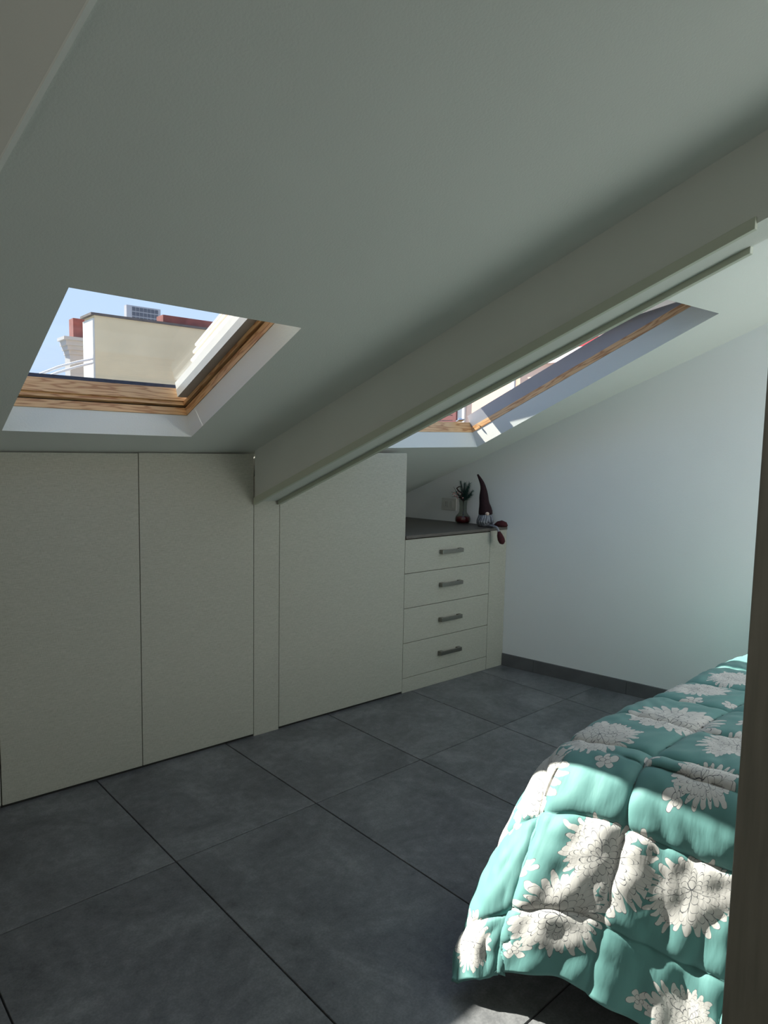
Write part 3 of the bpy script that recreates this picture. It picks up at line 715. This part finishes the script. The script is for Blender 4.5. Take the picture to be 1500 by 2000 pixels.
    nz = N.new('ShaderNodeTexNoise'); nz.inputs['Scale'].default_value = 1.0; nz.inputs['Detail'].default_value = 3
    mp = N.new('ShaderNodeMapping'); mp.inputs['Scale'].default_value = (9, 30, 1); L.new(uv.outputs[0], mp.inputs[0]); L.new(mp.outputs[0], nz.inputs['Vector'])
    bp = N.new('ShaderNodeBump'); bp.inputs['Strength'].default_value = .3; bp.inputs['Distance'].default_value = .008
    L.new(nz.outputs['Fac'], bp.inputs['Height']); L.new(bp.outputs[0], b.inputs['Normal'])
    return m
FLOWERS += [(-.10, -.088, .112, .3, 1.0), (-.13, -.31, .10, 1.4, .95), (-.286, .176, .128, 2.1, 1.2), (-.286, .374, .135, 4.0, 1.5), (-.448, .100, .118, .9, 1.1),
            (-.50, -.30, .095, 2.7, 1.1), (-.56, .40, .085, 5.0, 1.1), (.08, .032, .115, 3.3, 1.15), (.33, .122, .14, 1.1, 1.15), (.0, .365, .085, 2.2, .95), (.24, .335, .115, .2, 1.4),
            (.70, .03, .11, 4.4, 1.3), (.90, .07, .095, 2.9, 1.2), (-.256, .55, .12, 1.7, 1.3), (.55, .42, .12, 3.9, 1.1), (.25, .70, .12, .8, 1.1), (-.05, .85, .12, 2.4, 1.1), (.8, .75, .12, 5.1, 1.1), (1.25, .4, .12, .5, 1.1), (-.45, .80, .11, 3.0, 1.0)]
BUDS += [(-.19, -.172, .035, .4, 1.2), (-.25, -.37, .04, 2.0, 1.3), (-.34, .0, .036, 1.0, 1.5), (-.046, .11, .034, 4.2, 1.0), (.008, .212, .032, 3.0, 1.4), (-.076, .308, .044, .3, 1.5), (.584, .07, .04, 1.0, 1.3),
         (-.55, .026, .034, 2.0, 1.3), (-.562, .30, .034, 1.2, 1.4), (-.39, .215, .036, 3.6, 1.4), (.602, .18, .034, 5.0, 1.2), (-.205, .262, .036, 2.6, 1.5), (.42, .30, .034, .7, 1.2)]
make_quilt_material()
ql = make_quilt(); ql.data.materials.append(MATS['floral_cotton'])
tag(ql, 'teal quilt printed with white outlined blooms draped over the bed', 'quilt')
# bed under it
def qp(a, b, z): v = K + a * AX + b * BXv; return (v[0], v[1], z)
bed = empty('bed', qp(.9, .7, 0), 'low upholstered bed under the flowered quilt', 'bed')
def qbox(name, a0, a1, b0, b1, z0, z1, mat, parent, bev): return hexa(name, [qp(a0, b0, z0), qp(a1, b0, z0), qp(a1, b1, z0), qp(a0, b1, z0), qp(a0, b0, z1), qp(a1, b0, z1), qp(a1, b1, z1), qp(a0, b1, z1)], mat, parent, bev)
qbox('mattress', .03, 2.02, .03, BW - .03, .30, .535, 'mattress_cloth', bed, .03)
qbox('base', .05, 2.02, .05, BW - .05, .10, .298, 'bed_frame', bed, .01)
for a_, b_ in ((.08, .08), (.08, BW - .14), (1.9, .08), (1.9, BW - .14)): qbox('leg', a_, a_ + .06, b_, b_ + .06, 0, .099, 'dark_wood', bed, .004)

# white pillows added to bounce sunlight, and the turned-down sheet at the head
def pillow(ca_, cb_, z0, la, lb, th_, label):
    na_, nb_ = 26, 34; V, F = [], []
    for side in (1, -1):
        base = len(V)
        for i in range(na_ + 1):
            for j in range(nb_ + 1):
                u = i / na_ * 2 - 1; v = j / nb_ * 2 - 1
                h = th_ / 2 * max(0, (1 - abs(u) ** 2.6)) ** .55 * max(0, (1 - abs(v) ** 2.6)) ** .55 * (1 + .05 * math.sin(u * 7 + v * 5))
                pc = .94 + .06 * (abs(u * v))
                V.append(Vector((u * la / 2 * pc, v * lb / 2 * pc, side * h)))
        for i in range(na_):
            for j in range(nb_):
                q = [base + i * (nb_ + 1) + j, base + (i + 1) * (nb_ + 1) + j, base + (i + 1) * (nb_ + 1) + j + 1, base + i * (nb_ + 1) + j + 1]
                F.append(tuple(q if side > 0 else q[::-1]))
    px, py, _ = qp(ca_, cb_, 0)
    mw = Matrix.Translation((px, py, z0 + th_ / 2)) @ Matrix.Rotation(math.radians(-4), 4, 'Y')
    o = mesh('pillow', V, F, 'sheet_white', None, smooth=True, mw=mw)
    return tag(o, label, 'pillow', 'pillows on the bed')
pillow(1.86, .38, .585, .42, .66, .13, 'added white pillow at the head of the bed nearest the cabinets')
pillow(1.86, 1.06, .585, .42, .66, .13, 'added white pillow at the head of the bed farther from the cabinets')
def sheet_band(name, a0, a1, mat, parent=None, lift=.0):
    A_, B_ = np.meshgrid(np.linspace(a0, a1, 14), np.linspace(-.16, BW + .16, 120), indexing='ij')
    P_ = quilt_base(A_, B_); c = P_.reshape(-1, 3).mean(0)
    prof = np.sin(np.linspace(0, 1, 14) * np.pi)[:, None] ** .5
    P_[..., 2] += .022 + lift + .012 * prof
    V = [Vector(p - c) for p in P_.reshape(-1, 3)]; n_ = 120
    F = [(i * n_ + j, (i + 1) * n_ + j, (i + 1) * n_ + j + 1, i * n_ + j + 1) for i in range(13) for j in range(n_ - 1)]
    o = mesh(name, V, F, mat, parent, smooth=True, mw=Matrix.Translation(c))
    md = o.modifiers.new('thickness', 'SOLIDIFY'); md.thickness = .008; md.offset = -1
    return o
sh = sheet_band('folded_sheet', 1.34, 1.62, 'sheet_white')
tag(sh, 'white bed sheet turned down over the quilt towards the pillows', 'sheet')
sheet_band('blue_stripe', 1.40, 1.455, 'sheet_blue', sh, .008)

# ------------------------------------------------------------------ outside
gd = box('ground_outside', -60, 90, 3, 220, -16.2, -16, 'ground_city'); tag(gd, 'street level far below the roof windows', None, None, 'structure')
yb_ = empty('house', (7, 13, -16), 'ochre rendered house with white corner seen through the left skylight', 'house')
box('wall', 3.44, 8.8, 11.0, 11.62, -16, 3.86, 'stucco_yellow', yb_)
box('corner_face', 3.405, 3.438, 11.0, 11.62, -16, 3.80, 'stucco_white', yb_)
box('coping', 3.37, 8.85, 10.97, 11.66, 3.861, 3.905, 'flashing', yb_)
box('parapet', 4.9, 8.8, 11.25, 11.6, 3.906, 4.10, 'brick_red', yb_)
gb = empty('house', (6, 19, -16), 'grey house with moulded cornice behind the ochre wall', 'house')
box('wall', 4.92, 9.0, 18.0, 18.5, -16, 3.9, 'stucco_grey', gb)
for k, (dx, z0, z1) in enumerate([(.03, 3.901, 4.02), (.08, 4.021, 4.14), (.13, 4.141, 4.28), (.20, 4.281, 4.37)]):
    box('cornice', 4.92 - dx, 9.0, 18.0 - dx, 18.5, z0, z1, 'stucco_grey', gb)
ch = box('chimney', 5.04, 5.6, 18.05, 18.45, 4.371, 4.93, 'brick_red'); tag(ch, 'red brick chimney standing on the grey house', 'chimney')
tw_ = empty('tower_block', (60, 165, -16), 'distant grey tower block above the ochre wall', 'building')
box('wall', 56.9, 65.0, 160, 161.6, -16, 33.2, 'tower_wall', tw_)
wm = None
for r_ in range(9):
    for c_ in range(7):
        x0 = 58.2 + .9 * c_; z0 = 32.0 - 1.1 * r_
        if wm is None:
            o = box('window', x0, x0 + .74, 159.9, 159.99, z0, z0 + .86, 'tower_window', tw_); wm = o
        else:
            o = bpy.data.objects.new('window', wm.data); o.matrix_world = Matrix.Translation((x0 + .37, 159.945, z0 + .43)); place(o, tw_)
for k, dz in enumerate((0, .07)):
    cb_ = tube('white_cable', [(1.30, 6.98, 2.18 - dz), (1.50, 7, 2.31 - dz), (1.72, 7, 2.42 - dz), (1.95, 7, 2.505 - dz * .9), (2.25, 7.3, 2.60 - dz * .8), (3.36, 10.95, 3.15 - dz * .6)], .016, 'white_cable', None, 8)
    tag(cb_, ['upper white sagging cable reaching the corner of the ochre house', 'lower white sagging cable reaching the corner of the ochre house'][k], 'cable', 'cables outside')
pk = empty('house', (10, 6, -16), 'peach rendered house with brown shutters seen through the open skylight', 'house')
box('wall', 9.0, 14, -4.0, 14.0, -16, 2.93, 'stucco_peach', pk)
box('cornice', 8.93, 14, -4.0, 14.0, 2.931, 3.15, 'stucco_pink', pk)
box('roof_edge', 8.97, 14, -4.0, 14.0, 3.151, 3.285, 'band_red', pk)
box('attic_wall', 9.1, 14, -4.0, 14.0, 3.286, 3.9, 'stucco_pink', pk)
wn2 = box('window_frame', 8.95, 8.995, 6.42, 8.0, .9, 2.48, 'stucco_white', pk)
for k in range(14):
    box('shutter_slat', 8.915, 8.949, 6.70, 7.9, 1.0 + .1 * k, 1.085 + .1 * k, 'shutter', wn2)
box('shutter_stile', 8.91, 8.949, 6.60, 6.695, .98, 2.4, 'shutter', wn2)
tube('drain_pipe', [(8.93, 5.2, -16), (8.93, 5.2, 2.93)], .04, 'stucco_white', pk, 8)
